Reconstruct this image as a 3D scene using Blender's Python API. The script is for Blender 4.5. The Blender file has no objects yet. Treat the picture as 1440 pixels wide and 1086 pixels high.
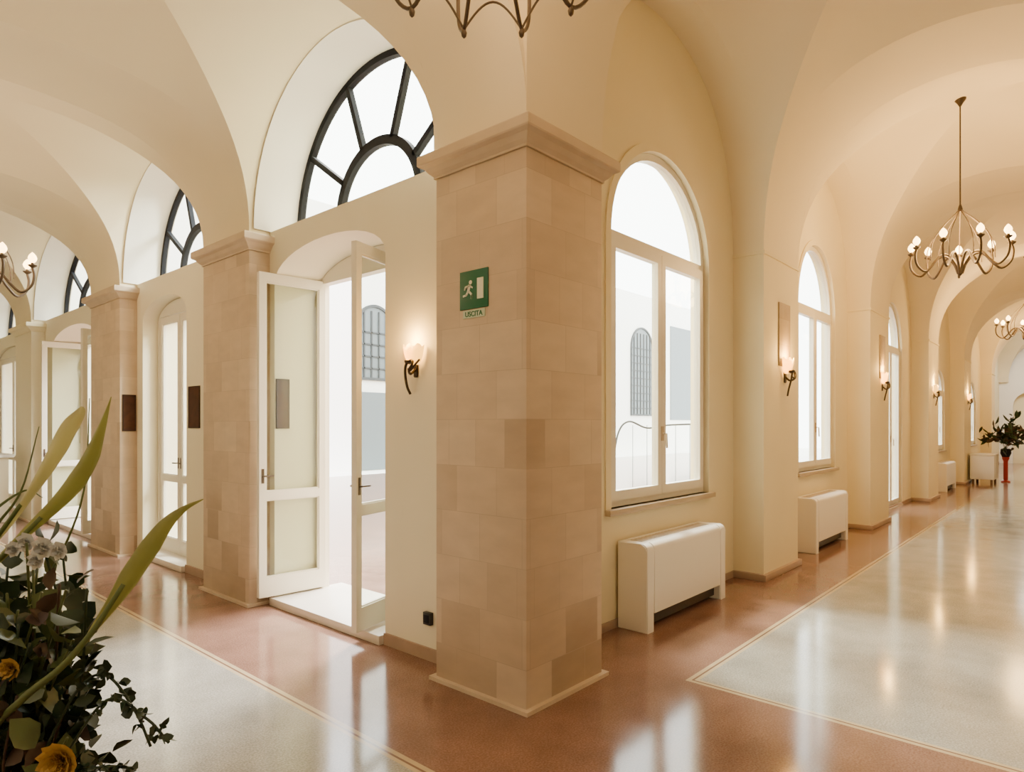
import bpy, bmesh, math, random
from mathutils import Vector, Matrix
random.seed(7)
S = bpy.context.scene
COL = S.collection
pi = math.pi

# ------------------------------------------------------------------ materials
def mat_base(name):
    m = bpy.data.materials.new(name); m.use_nodes = True
    nt = m.node_tree; b = nt.nodes['Principled BSDF']
    return m, nt, b
def N(nt, t, **kw):
    n = nt.nodes.new(t)
    for k, v in kw.items(): setattr(n, k, v)
    return n
def simple(name, col, rough=0.5, metal=0.0, emis=None, es=0.0, var=0.0, scale=8.0, coord='Object', bump=0.0, spec=0.5):
    m, nt, b = mat_base(name)
    b.inputs['Base Color'].default_value = (*col, 1)
    b.inputs['Roughness'].default_value = rough
    b.inputs['Metallic'].default_value = metal
    b.inputs['Specular IOR Level'].default_value = spec
    if emis:
        b.inputs['Emission Color'].default_value = (*emis, 1)
        b.inputs['Emission Strength'].default_value = es
        m.cycles.emission_sampling = 'NONE'
    if var > 0 or bump > 0:
        tc = N(nt, 'ShaderNodeTexCoord')
        no = N(nt, 'ShaderNodeTexNoise'); no.inputs['Scale'].default_value = scale
        no.inputs['Detail'].default_value = 2
        nt.links.new(tc.outputs[coord], no.inputs['Vector'])
    if var > 0:
        mx = N(nt, 'ShaderNodeMixRGB')
        mx.inputs[1].default_value = (*[c*(1-var) for c in col], 1)
        mx.inputs[2].default_value = (*[min(1, c*(1+var)) for c in col], 1)
        nt.links.new(no.outputs['Fac'], mx.inputs[0])
        nt.links.new(mx.outputs[0], b.inputs['Base Color'])
    return m

M_PLASTER = simple('plaster_cream', (0.82, 0.725, 0.49), 0.75, var=0.05, scale=1.6)
M_VAULT = simple('plaster_vault', (0.83, 0.73, 0.52), 0.8, var=0.06, scale=1.2)
M_WALLW = simple('plaster_ivory', (0.84, 0.77, 0.59), 0.7, var=0.03, scale=1.5)
M_REVEAL = simple('plaster_white', (0.88, 0.86, 0.80), 0.7, var=0.03, scale=3)
M_WOOD = simple('painted_wood_ivory', (0.80, 0.75, 0.63), 0.35)
M_WHITEP = simple('white_enamel', (0.85, 0.81, 0.74), 0.35)
M_IRON = simple('dark_iron', (0.008, 0.009, 0.014), 0.7, 0.0, var=0.2, spec=.2)
M_BRONZE = simple('bronze_iron', (0.06, 0.042, 0.03), 0.45, 0.6, var=0.2, scale=20)
M_CHAND = simple('antique_brass_iron', (0.10, 0.07, 0.045), 0.45, 0.5, var=0.2, scale=20)
M_SILL = simple('sill_marble', (0.75, 0.68, 0.58), 0.3, var=0.08, scale=5)
M_SILLST = simple('sill_stone', (0.50, 0.40, 0.28), 0.5, var=0.12, scale=6)
M_PLINTH = simple('plinth_stone', (0.40, 0.28, 0.20), 0.45, var=0.15, scale=6)
M_DARK = simple('black_plastic', (0.015, 0.015, 0.015), 0.4)
M_BULB = simple('bulb_glow', (1, .85, .6), 0.3, emis=(1, .58, .20), es=14)
M_SHADE = simple('shade_glow', (1, .7, .35), 0.4, emis=(1, .50, .07), es=3.2)
M_GREEN = simple('sign_green', (0.005, 0.12, 0.055), 0.35)
M_SIGNW = simple('sign_white', (0.80, 0.78, 0.62), 0.4)
M_SIGNP = simple('sign_caption_plate', (0.55, 0.62, 0.48), 0.4)
M_PIC = simple('dark_print', (0.07, 0.028, 0.015), 0.6, var=0.5, scale=14, spec=.2)
M_PICF = simple('picture_frame_wood', (0.04, 0.02, 0.012), 0.6, spec=.2)
M_LEAF = simple('leaf_dark', (0.020, 0.042, 0.017), 0.45, var=0.6, scale=25)
M_LEAF2 = simple('leaf_olive', (0.09, 0.12, 0.035), 0.45, var=0.5, scale=20)
M_LEAF3 = simple('leaf_brown', (0.06, 0.035, 0.02), 0.45, var=0.5, scale=20)
M_STEM = simple('stem_green', (0.10, 0.14, 0.04), 0.45, var=0.2)
M_SPATHE = simple('spathe_green_yellow', (0.38, 0.38, 0.12), 0.4, var=0.35, scale=9)
M_SPATHE2 = simple('spathe_cream', (0.58, 0.54, 0.28), 0.4, var=0.2, scale=9)
M_PETALW = simple('petal_white', (0.62, 0.64, 0.62), 0.5)
M_PETALO = simple('petal_orange', (0.50, 0.31, 0.07), 0.6, var=0.3, scale=20)
M_RED = simple('red_lacquer', (0.36, 0.02, 0.02), 0.3)
M_CLOTH = simple('white_cloth', (0.82, 0.80, 0.76), 0.8)
M_VASE = simple('ceramic_brown', (0.12, 0.08, 0.04), 0.3, var=0.2)
M_DKWOOD = simple('dark_wood', (0.12, 0.06, 0.03), 0.35, var=0.3, scale=5)
M_FACADE = simple('facade_plaster', (0.88, 0.87, 0.83), 0.9)
M_FWIN = simple('facade_glass', (0.13, 0.155, 0.17), 0.5)
M_FGRID = simple('facade_iron', (0.04, 0.045, 0.05), 0.6)
M_PAVE = simple('courtyard_paving', (0.85, 0.84, 0.80), 0.9)
M_ROOF = simple('roof_slab', (0.6, 0.5, 0.4), 0.9)

def make_stone(name, c1, c2, c3):
    m, nt, b = mat_base(name)
    b.inputs['Roughness'].default_value = 0.6
    tc = N(nt, 'ShaderNodeTexCoord'); sp = N(nt, 'ShaderNodeSeparateXYZ')
    nt.links.new(tc.outputs['Object'], sp.inputs[0])
    ad = N(nt, 'ShaderNodeMath', operation='ADD')
    nt.links.new(sp.outputs[0], ad.inputs[0]); nt.links.new(sp.outputs[1], ad.inputs[1])
    cb = N(nt, 'ShaderNodeCombineXYZ')
    nt.links.new(ad.outputs[0], cb.inputs[0]); nt.links.new(sp.outputs[2], cb.inputs[1])
    def brick(w, h, off, sq, sf, mort, shift):
        mp = N(nt, 'ShaderNodeMapping'); mp.inputs['Location'].default_value = shift
        nt.links.new(cb.outputs[0], mp.inputs[0])
        br = N(nt, 'ShaderNodeTexBrick'); br.offset = off; br.squash = sq; br.squash_frequency = sf
        br.inputs['Color1'].default_value = (0, 0, 0, 1); br.inputs['Color2'].default_value = (1, 1, 1, 1)
        br.inputs['Mortar'].default_value = (mort, mort, mort, 1)
        br.inputs['Scale'].default_value = 1.0
        br.inputs['Mortar Size'].default_value = 0.0024
        br.inputs['Mortar Smooth'].default_value = 0.5
        br.inputs['Brick Width'].default_value = w
        br.inputs['Row Height'].default_value = h
        nt.links.new(mp.outputs[0], br.inputs['Vector']); return br
    b1 = brick(0.31, 0.262, 0.41, 0.7, 3, .45, (3.15, 2.66, 0))
    def ramp(src, stops):
        rp = N(nt, 'ShaderNodeValToRGB'); e = rp.color_ramp.elements
        e[0].position, e[0].color = stops[0][0], (*stops[0][1], 1)
        e[1].position, e[1].color = stops[-1][0], (*stops[-1][1], 1)
        for p_, c_ in stops[1:-1]:
            k = rp.color_ramp.elements.new(p_); k.color = (*c_, 1)
        nt.links.new(src, rp.inputs[0]); return rp.outputs[0]
    # fewer dark blocks high up, more in the lower courses
    pn = N(nt, 'ShaderNodeTexNoise'); pn.inputs['Scale'].default_value = 1.3; pn.inputs['Detail'].default_value = 0
    nt.links.new(tc.outputs['Object'], pn.inputs['Vector'])
    hz = N(nt, 'ShaderNodeMapRange'); hz.inputs['From Min'].default_value = 1.7; hz.inputs['From Max'].default_value = 2.5
    hz.inputs['To Min'].default_value = 0.0; hz.inputs['To Max'].default_value = -0.22
    nt.links.new(sp.outputs[2], hz.inputs['Value'])
    sm = N(nt, 'ShaderNodeMath', operation='ADD'); nt.links.new(pn.outputs['Fac'], sm.inputs[0]); nt.links.new(hz.outputs[0], sm.inputs[1])
    pm = N(nt, 'ShaderNodeMapRange'); pm.inputs['From Min'].default_value = .38; pm.inputs['From Max'].default_value = .55
    nt.links.new(sm.outputs[0], pm.inputs['Value'])
    dark = ramp(b1.outputs['Color'], [(0, c3), (.13, c3), (.26, c1), (1, c2)])
    plain = ramp(b1.outputs['Color'], [(0, [a*.93 for a in c1]), (.5, c1), (1, c2)])
    ca = N(nt, 'ShaderNodeMixRGB')
    nt.links.new(pm.outputs[0], ca.inputs[0]); nt.links.new(plain, ca.inputs[1]); nt.links.new(dark, ca.inputs[2])
    jm = N(nt, 'ShaderNodeMapRange'); jm.inputs['To Min'].default_value = 1.0; jm.inputs['To Max'].default_value = 0.84
    nt.links.new(b1.outputs['Fac'], jm.inputs['Value'])
    ml0 = N(nt, 'ShaderNodeMixRGB', blend_type='MULTIPLY'); ml0.inputs[0].default_value = 1
    nt.links.new(ca.outputs[0], ml0.inputs[1]); nt.links.new(jm.outputs[0], ml0.inputs[2])
    no = N(nt, 'ShaderNodeTexNoise'); no.inputs['Scale'].default_value = 5; no.inputs['Detail'].default_value = 4
    mp = N(nt, 'ShaderNodeMapping'); mp.inputs['Scale'].default_value = (1, 1, 2.5)
    nt.links.new(tc.outputs['Object'], mp.inputs[0]); nt.links.new(mp.outputs[0], no.inputs['Vector'])
    mr = N(nt, 'ShaderNodeMapRange'); mr.inputs['To Min'].default_value = 0.84; mr.inputs['To Max'].default_value = 1.14
    nt.links.new(no.outputs['Fac'], mr.inputs['Value'])
    ml = N(nt, 'ShaderNodeMixRGB', blend_type='MULTIPLY'); ml.inputs[0].default_value = 1
    nt.links.new(ml0.outputs[0], ml.inputs[1]); nt.links.new(mr.outputs[0], ml.inputs[2])
    nt.links.new(ml.outputs[0], b.inputs['Base Color'])
    return m
M_STONE = make_stone('stone_blocks', (0.60, 0.465, 0.335), (0.65, 0.52, 0.385), (0.46, 0.345, 0.24))
M_STONED = make_stone('stone_blocks_dark', (0.40, 0.29, 0.18), (0.46, 0.35, 0.23), (0.25, 0.18, 0.11))
M_CAP = simple('stone_capital', (0.60, 0.475, 0.34), 0.6, var=0.12, scale=7)

def make_glass():
    m = bpy.data.materials.new('window_glass'); m.use_nodes = True; nt = m.node_tree
    nt.nodes.clear()
    o = N(nt, 'ShaderNodeOutputMaterial'); mx = N(nt, 'ShaderNodeMixShader')
    tr = N(nt, 'ShaderNodeBsdfTransparent'); gl = N(nt, 'ShaderNodeBsdfGlossy')
    gl.inputs['Roughness'].default_value = 0.02
    tr.inputs['Color'].default_value = (0.90, 0.925, 0.885, 1)
    lw = N(nt, 'ShaderNodeLayerWeight')
    pw = N(nt, 'ShaderNodeMath', operation='POWER'); pw.inputs[1].default_value = 5
    nt.links.new(lw.outputs['Facing'], pw.inputs[0])
    ma = N(nt, 'ShaderNodeMath', operation='MULTIPLY_ADD'); ma.inputs[1].default_value = .35; ma.inputs[2].default_value = .022
    nt.links.new(pw.outputs[0], ma.inputs[0])
    nt.links.new(ma.outputs[0], mx.inputs[0]); nt.links.new(tr.outputs[0], mx.inputs[1]); nt.links.new(gl.outputs[0], mx.inputs[2])
    nt.links.new(mx.outputs[0], o.inputs[0])
    return m
M_GLASS = make_glass()

def make_floor():
    m, nt, b = mat_base('terrazzo_floor')
    tc = N(nt, 'ShaderNodeTexCoord'); sp = N(nt, 'ShaderNodeSeparateXYZ')
    nt.links.new(tc.outputs['Object'], sp.inputs[0])
    def cmp(op, src, v):
        n = N(nt, 'ShaderNodeMath', operation=op); nt.links.new(src, n.inputs[0]); n.inputs[1].default_value = v; return n.outputs[0]
    def mul(a, c):
        n = N(nt, 'ShaderNodeMath', operation='MULTIPLY'); nt.links.new(a, n.inputs[0]); nt.links.new(c, n.inputs[1]); return n.outputs[0]
    def mx(a, c):
        n = N(nt, 'ShaderNodeMath', operation='MAXIMUM'); nt.links.new(a, n.inputs[0]); nt.links.new(c, n.inputs[1]); return n.outputs[0]
    X, Y = sp.outputs[0], sp.outputs[1]
    def rect(x0, x1, y0, y1, i):
        return mul(mul(cmp('GREATER_THAN', X, x0+i), cmp('LESS_THAN', X, x1-i)), mul(cmp('GREATER_THAN', Y, y0+i), cmp('LESS_THAN', Y, y1-i)))
    def both(i):
        return mx(rect(3.53, 31.0, 0.04, 1.77, i), rect(0.35, 1.88, 1.72, 15.5, i))
    no = N(nt, 'ShaderNodeTexNoise'); no.inputs['Scale'].default_value = 110; no.inputs['Detail'].default_value = 2
    nt.links.new(tc.outputs['Object'], no.inputs['Vector'])
    n2 = N(nt, 'ShaderNodeTexNoise'); n2.inputs['Scale'].default_value = 2.6; n2.inputs['Detail'].default_value = 5
    n2.inputs['Roughness'].default_value = .62
    nt.links.new(tc.outputs['Object'], n2.inputs['Vector'])
    def cr(src, a, c, p0=.35, p1=.65):
        r = N(nt, 'ShaderNodeValToRGB'); r.color_ramp.elements[0].color = (*a, 1); r.color_ramp.elements[1].color = (*c, 1)
        r.color_ramp.elements[0].position = p0; r.color_ramp.elements[1].position = p1
        nt.links.new(src, r.inputs[0]); return r.outputs[0]
    terra = cr(no.outputs['Fac'], (0.195, 0.098, 0.066), (0.275, 0.155, 0.112))
    gray = cr(no.outputs['Fac'], (0.275, 0.26, 0.215), (0.42, 0.40, 0.34))
    def mix(f, a, c):
        n = N(nt, 'ShaderNodeMixRGB')
        nt.links.new(f, n.inputs[0])
        for i, s in ((1, a), (2, c)):
            if isinstance(s, tuple): n.inputs[i].default_value = (*s, 1)
            else: nt.links.new(s, n.inputs[i])
        return n.outputs[0]
    c = mix(both(0), terra, (0.50, 0.38, 0.22))
    c = mix(both(0.026), c, (0.19, 0.105, 0.068))
    c = mix(both(0.038), c, (0.52, 0.41, 0.25))
    c = mix(both(0.060), c, gray)
    mr = N(nt, 'ShaderNodeMapRange'); mr.inputs['From Min'].default_value = .3; mr.inputs['From Max'].default_value = .7
    mr.inputs['To Min'].default_value = 0.82; mr.inputs['To Max'].default_value = 1.18
    nt.links.new(n2.outputs['Fac'], mr.inputs['Value'])
    ml = N(nt, 'ShaderNodeMixRGB', blend_type='MULTIPLY'); ml.inputs[0].default_value = 1
    nt.links.new(c, ml.inputs[1]); nt.links.new(mr.outputs[0], ml.inputs[2])
    nt.links.new(ml.outputs[0], b.inputs['Base Color'])
    rr = N(nt, 'ShaderNodeMapRange'); rr.inputs['To Min'].default_value = 0.07; rr.inputs['To Max'].default_value = 0.19
    nt.links.new(n2.outputs['Fac'], rr.inputs['Value']); nt.links.new(rr.outputs[0], b.inputs['Roughness'])
    return m
M_FLOOR = make_floor()

# ------------------------------------------------------------------ geometry helpers
def obj_from(name, me, mat=None, parent=None, loc=(0, 0, 0), rot=(0, 0, 0)):
    o = bpy.data.objects.new(name, me); COL.objects.link(o)
    if mat and me and not me.materials: me.materials.append(mat)
    o.location = loc; o.rotation_euler = rot
    if parent: o.parent = parent
    return o
def empty(name, loc=(0, 0, 0), rot=(0, 0, 0), parent=None):
    o = bpy.data.objects.new(name, None); COL.objects.link(o); o.location = loc; o.rotation_euler = rot
    o.empty_display_size = 0.1
    if parent: o.parent = parent
    return o
def tag(o, label, cat, group=None):
    o['label'] = label; o['category'] = cat
    if group: o['group'] = group
    return o
def struct(o, label=None):
    o['kind'] = 'structure'
    if label: o['label'] = label
    return o
def bm_mesh(bm, name, smooth=False, ang=None):
    bmesh.ops.recalc_face_normals(bm, faces=bm.faces)
    me = bpy.data.meshes.new(name); bm.to_mesh(me); bm.free()
    if smooth:
        for p in me.polygons: p.use_smooth = True
        if ang: me.set_sharp_from_angle(angle=math.radians(ang))
    return me
def bm_box(bm, x0, x1, y0, y1, z0, z1, mtx=None):
    vs = [bm.verts.new((x, y, z)) for x in (x0, x1) for y in (y0, y1) for z in (z0, z1)]
    idx = [(0, 1, 3, 2), (4, 6, 7, 5), (0, 4, 5, 1), (2, 3, 7, 6), (0, 2, 6, 4), (1, 5, 7, 3)]
    fs = [bm.faces.new([vs[i] for i in f]) for f in idx]
    if mtx is not None:
        for v in vs: v.co = mtx @ v.co
    return vs, fs
def box(name, x0, x1, y0, y1, z0, z1, mat, parent=None, bevel=0, seg=2, loc=(0, 0, 0), rot=(0, 0, 0)):
    bm = bmesh.new(); bm_box(bm, x0, x1, y0, y1, z0, z1)
    if bevel:
        bmesh.ops.bevel(bm, geom=list(bm.edges), offset=bevel, segments=seg, affect='EDGES', profile=0.5)
    return obj_from(name, bm_mesh(bm, name, smooth=bool(bevel), ang=40), mat, parent, loc, rot)

def plate_mesh(name, polys, c0, c1, axis):
    cu = bpy.data.curves.new('tmp', 'CURVE'); cu.dimensions = '2D'; cu.fill_mode = 'BOTH'
    cu.extrude = abs(c1-c0)/2
    for p in polys:
        s = cu.splines.new('POLY'); s.points.add(len(p)-1)
        for i, (a, b) in enumerate(p): s.points[i].co = (a, b, 0, 1)
        s.use_cyclic_u = True
    ob = bpy.data.objects.new('tmp', cu); COL.objects.link(ob)
    bpy.context.view_layer.update()
    dg = bpy.context.evaluated_depsgraph_get()
    me = bpy.data.meshes.new_from_object(ob.evaluated_get(dg)); me.name = name
    bpy.data.objects.remove(ob); bpy.data.curves.remove(cu)
    mid = (c0+c1)/2
    if axis == 'L': mt = Matrix(((0, 0, 1, mid), (1, 0, 0, 0), (0, 1, 0, 0), (0, 0, 0, 1)))
    elif axis == 'R': mt = Matrix(((1, 0, 0, 0), (0, 0, -1, mid), (0, 1, 0, 0), (0, 0, 0, 1)))
    else: mt = Matrix.Translation((0, 0, mid))
    me.transform(mt)
    bm = bmesh.new(); bm.from_mesh(me); bmesh.ops.remove_doubles(bm, verts=bm.verts, dist=1e-5)
    bmesh.ops.recalc_face_normals(bm, faces=bm.faces); bm.to_mesh(me); bm.free()
    for p in me.polygons: p.use_smooth = True
    me.set_sharp_from_angle(angle=math.radians(25))
    me.materials.clear()
    return me
def plate(name, polys, c0, c1, axis, mat, parent=None, loc=(0, 0, 0), rot=(0, 0, 0)):
    return obj_from(name, plate_mesh(name, polys, c0, c1, axis), mat, parent, loc, rot)

def catmull(pts, n=6):
    P = [Vector(p) for p in pts]; out = []
    for i in range(len(P)-1):
        p0 = P[i-1] if i > 0 else P[i]*2-P[i+1]; p1 = P[i]; p2 = P[i+1]
        p3 = P[i+2] if i+2 < len(P) else P[i+1]*2-P[i]
        for k in range(n):
            t = k/n
            out.append(0.5*((2*p1)+(p2-p0)*t+(2*p0-5*p1+4*p2-p3)*t*t+(3*p1-p0-3*p2+p3)*t**3))
    out.append(P[-1]); return out
def bm_tube(bm, pts, rad, seg=8):
    pts = [Vector(p) for p in pts]; n = len(pts)
    if not isinstance(rad, (list, tuple)): rad = [rad]*n
    rings = []; prev = None
    for i, p in enumerate(pts):
        d = (pts[min(i+1, n-1)]-pts[max(i-1, 0)]).normalized()
        if prev is None:
            a = Vector((0, 0, 1)) if abs(d.z) < 0.9 else Vector((1, 0, 0))
            u = d.cross(a).normalized()
        else:
            u = (prev-d*prev.dot(d)).normalized()
        prev = u; w = d.cross(u)
        rings.append([bm.verts.new(p+(u*math.cos(2*pi*k/seg)+w*math.sin(2*pi*k/seg))*rad[i]) for k in range(seg)])
    for i in range(n-1):
        for k in range(seg):
            bm.faces.new((rings[i][k], rings[i][(k+1) % seg], rings[i+1][(k+1) % seg], rings[i+1][k]))
    bm.faces.new(rings[0][::-1]); bm.faces.new(rings[-1])
def bm_lathe(bm, prof, seg=24, center=(0, 0, 0)):
    c = Vector(center); rings = []
    for r, z in prof:
        if r < 1e-5: rings.append([bm.verts.new(c+Vector((0, 0, z)))])
        else: rings.append([bm.verts.new(c+Vector((r*math.cos(2*pi*k/seg), r*math.sin(2*pi*k/seg), z))) for k in range(seg)])
    for a, b in zip(rings[:-1], rings[1:]):
        for k in range(seg):
            k2 = (k+1) % seg
            if len(a) == 1 and len(b) == 1: continue
            if len(a) == 1: bm.faces.new((a[0], b[k2], b[k]))
            elif len(b) == 1: bm.faces.new((a[k], a[k2], b[0]))
            else: bm.faces.new((a[k], a[k2], b[k2], b[k]))

# ------------------------------------------------------------------ layout
ZT = 5.45
ZSL, ZSR = 3.13, 3.18
LX0, LX1 = -0.35, 2.57
RY0, RY1 = -0.55, 2.33
L_BAYS = [(2.88, 5.18), (6.06, 8.26), (9.30, 12.20), (13.20, 16.0)]
L_PIERS = [(5.18, 6.06), (8.26, 9.30), (12.20, 13.20)]
R_BAYS = [(3.27, 6.27), (7.25, 10.35), (11.5, 14.9), (16.0, 19.8), (21.0, 26.0), (27.0, 31.9)]
R_PIERS = [(6.27, 7.25), (10.35, 11.5), (14.9, 16.0), (19.8, 21.0), (26.0, 27.0)]
RA_L, RB_L, RC_L = 0.95, 1.17, 1.22
RA_R, RB_R, RC_R = 1.60, 1.68, 1.92

def edge_pts(a0, a1, zs, r, rc, n=40):
    out = []
    for i in range(n+1):
        u = -math.cos(pi*i/n)
        s = math.sqrt(max(0, 1-u*u))
        out.append(((a0+a1)/2+(a1-a0)/2*u, zs+(rc+(r-rc)*(1-u*u))*s))
    return out
def vault(name, x0, x1, y0, y1, zs, rx, ry, rc, mat, n=36):
    bm = bmesh.new(); g = []
    for i in range(n+1):
        row = []
        u = -math.cos(pi*i/n)
        for j in range(n+1):
            v = -math.cos(pi*j/n); m2 = min(u*u, v*v)
            R = rc+(rx-rc)*v*v*(1-u*u)+(ry-rc)*u*u*(1-v*v)
            row.append(bm.verts.new(((x0+x1)/2+(x1-x0)/2*u, (y0+y1)/2+(y1-y0)/2*v, zs+R*math.sqrt(max(0, 1-m2)))))
        g.append(row)
    for i in range(n):
        for j in range(n):
            a, b, c, d = g[i][j], g[i+1][j], g[i+1][j+1], g[i][j+1]
            if i == j: bm.faces.new((a, b, c)); bm.faces.new((a, c, d))
            elif i+j == n-1: bm.faces.new((a, b, d)); bm.faces.new((b, c, d))
            else: bm.faces.new((a, b, c, d))
    me = bpy.data.meshes.new(name); bm.to_mesh(me); bm.free()
    for p in me.polygons: p.use_smooth = True; p.flip()
    me.set_sharp_from_angle(angle=math.radians(14))
    o = obj_from(name, me, mat); return struct(o, 'cream plastered groin vault ceiling of the corridor')

vault('ceiling', LX0, LX1, RY0, 2.18, ZSL, RA_R, RA_R, RC_R, M_VAULT)
for a, b in L_BAYS: vault('ceiling', LX0, LX1, a, b, ZSL, RA_L, RB_L, RC_L, M_VAULT)
for a, b in R_BAYS: vault('ceiling', a, b, RY0, RY1, ZSR, RB_R, RA_R, RC_R, M_VAULT)

def arch_block(name, a0, a1, o0, o1, zs, r, rc, c0, c1, axis, mat):
    poly = [(o0, zs)]+edge_pts(a0, a1, zs, r, rc)+[(o1, zs), (o1, ZT), (o0, ZT)]
    if abs(o0-a0) < 1e-4: poly = poly[1:]
    if abs(o1-a1) < 1e-4: poly.remove((o1, zs))
    return struct(plate(name, [poly], c0, c1, axis, mat), 'plastered transverse arch between vault bays')
arch_block('trim_1', LX0, LX1, -0.65, LX1, ZSL, RA_L, RC_L, 2.18, 2.88, 'R', M_VAULT)
for a, b in L_PIERS: arch_block('trim_1', LX0, LX1, -0.65, LX1, ZSL, RA_L, RC_L, a, b, 'R', M_VAULT)
arch_block('trim_2', RY0, 2.18, -0.85, 2.18, ZSL, RA_R, RC_R, 2.57, 3.27, 'L', M_VAULT)
for a, b in R_PIERS: arch_block('trim_2', RY0, RY1, -0.85, RY1, ZSR, RA_R, RC_R, a, b, 'L', M_VAULT)
struct(box('wall_corner', 2.57, 3.27, 2.18, 2.90, 3.13, ZT, M_VAULT), 'plastered masonry above the corner pillar')
struct(box('wall_corner', 3.05, 3.30, 2.33, 2.95, 0, 3.13, M_PLASTER))

def arcade(bays, s0, s1, zs, r, rc, zb):
    p = [(s0, zb)]
    for a, b in bays:
        if zb < zs-0.01: p.append((a, zb))
        p += edge_pts(a, b, zs, r, rc)
        if zb < zs-0.01: p.append((b, zb))
    p += [(s1, zb), (s1, ZT), (s0, ZT)]
    return p
struct(plate('wall_left', [arcade(L_BAYS, 2.80, 16.2, ZSL, RB_L, RC_L, ZSL)], 2.57, 2.75, 'L', M_VAULT), 'plastered wall arches above the glazed doors')
L_NICHE = [(3.60, 5.10, 2.68, 0.26), (6.88, 8.08, 2.66, 0.24), (9.75, 11.8, 2.66, 0.26), (13.5, 15.7, 2.66, 0.26)]
def niche_pts(a, b, zsp, rise, n=16):
    return [((a+b)/2-(b-a)/2*math.cos(pi*i/n), zsp+rise*math.sin(pi*i/n)**0.9) for i in range(n+1)]
p = [(2.88, 0)]
for a, b, zsp, rise in L_NICHE: p += [(a, 0)]+niche_pts(a, b, zsp, rise)+[(b, 0)]
p += [(16.2, 0), (16.2, ZSL), (2.88, ZSL)]
struct(plate('wall_left', [p], 2.75, 3.26, 'L', M_WALLW), 'ivory plastered wall with arched door niches')
LB2 = [(a+0.012, b-0.012) for a, b in L_BAYS]
struct(plate('wall_left', [arcade(LB2, 2.88, 16.2, ZSL, RB_L, RC_L, ZSL)], 2.75, 3.07, 'L', M_WALLW), 'plastered wall with semicircular lunettes')

struct(plate('wall_right', [arcade(R_BAYS[:], 3.2695, 32.2, ZSR, RB_R, RC_R, ZSR)], 2.33, 2.63, 'R', M_VAULT), 'plastered wall arches of the corridor')
for i, (a, b) in enumerate(R_PIERS):
    struct(box('wall_pier', a, b, 2.33, 2.63, 0, ZSR, M_PLASTER), 'cream plastered wall pier')
    bm = bmesh.new()
    bm_box(bm, a-0.015, b+0.015, 2.315, 2.64, ZSR-0.03, ZSR)
    struct(obj_from('trim_3', bm_mesh(bm, 'impost'), M_PLASTER), 'thin plaster impost moulding')
    struct(box('baseboard_right', a-0.035, b+0.035, 2.295, 2.63, 0, 0.065, M_PLINTH, bevel=0.008))
def arch_shape(cx, w, z0, spring, rise, n=28, inset=0.0):
    h = w/2-inset
    pts = [(cx-h, z0+inset)]
    for i in range(n+1):
        a = pi-pi*i/n
        pts.append((cx+h*math.cos(a), spring+(rise-inset)*math.sin(a)))
    pts.append((cx+h, z0+inset)); return pts
R_WIN = [(4.87, 1.64, 0.88, 2.93, 0.80, 0), (8.93, 1.52, 0.92, 2.98, 0.84, 0), (13.25, 1.5, 0.02, 2.9, 0.8, 1), (18.1, 1.5, 0.9, 2.3, .5, 0), (23.9, 1.6, .9, 2.3, .5, 0), (29.4, 1.6, .9, 2.3, .5, 0)]
wallo = [(3.26, 0)]
holes = []
for cx, w, z0, sp, ri, dr in R_WIN:
    if dr:
        hp = arch_shape(cx, w, 0, sp, ri); wallo += hp
    else: holes.append(arch_shape(cx, w, z0, sp, ri))
wallo += [(32.2, 0), (32.2, ZT), (3.26, ZT)]
struct(plate('wall_right', [wallo]+holes, 2.63, 2.80, 'R', M_PLASTER), 'cream plastered window wall')
for (a, b) in R_BAYS:
    struct(box('baseboard_right', a, b, 2.615, 2.63, 0, 0.06, M_PLINTH))
for (a, b), (na, nb, _, _) in zip(L_BAYS, L_NICHE):
    struct(box('baseboard_left', 2.735, 2.75, a, na, 0, 0.08, M_PLINTH))
    struct(box('baseboard_left', 2.735, 2.75, nb, b, 0, 0.08, M_PLINTH))

struct(plate('wall_opposite', [arcade([(RY0, 2.18)]+L_BAYS, RY0-.3, 16.2, ZSL, RB_L, RC_L, 0)], -0.65, -0.35, 'L', M_PLASTER), 'plastered arcade opposite the doors')
struct(plate('wall_opposite', [arcade([(LX0, LX1)]+R_BAYS, LX0-.3, 32.2, ZSR, RB_R, RC_R, 0)], -0.85, -0.55, 'R', M_PLASTER), 'plastered arcade opposite the windows')
struct(box('wall_back', -3.8, -3.6, -3.8, 16.4, 0, ZT, M_PLASTER))
struct(box('wall_back', -3.6, 32.4, -3.8, -3.6, 0, ZT, M_PLASTER))
struct(box('wall_end_left', -3.6, 3.26, 16.2, 16.4, 0, ZT, M_PLASTER), 'cream end wall of the corridor')
struct(plate('wall_end_right', [[(-3.6, 0), (1.0, 0)]+niche_pts(1.0, 2.2, 2.2, .6)+[(2.2, 0), (2.95, 0), (2.95, ZT), (-3.6, ZT)]], 32.0, 32.2, 'L', M_REVEAL), 'white end wall with arched niche')
struct(box('wall_end_right', 32.2, 32.4, -3.6, 2.95, 0, ZT, M_PLASTER), 'cream back of the arched niche')
struct(box('ceiling', -3.8, 32.4, -3.8, 2.95, ZT, ZT+.2, M_ROOF)); struct(box('ceiling', -3.8, 3.26, 2.95, 16.4, ZT, ZT+.2, M_ROOF))
struct(box('floor', -3.8, 32.4, -3.8, 16.4, -0.1, 0.0, M_FLOOR), 'polished terracotta terrazzo floor with grey inlaid panels')

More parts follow.
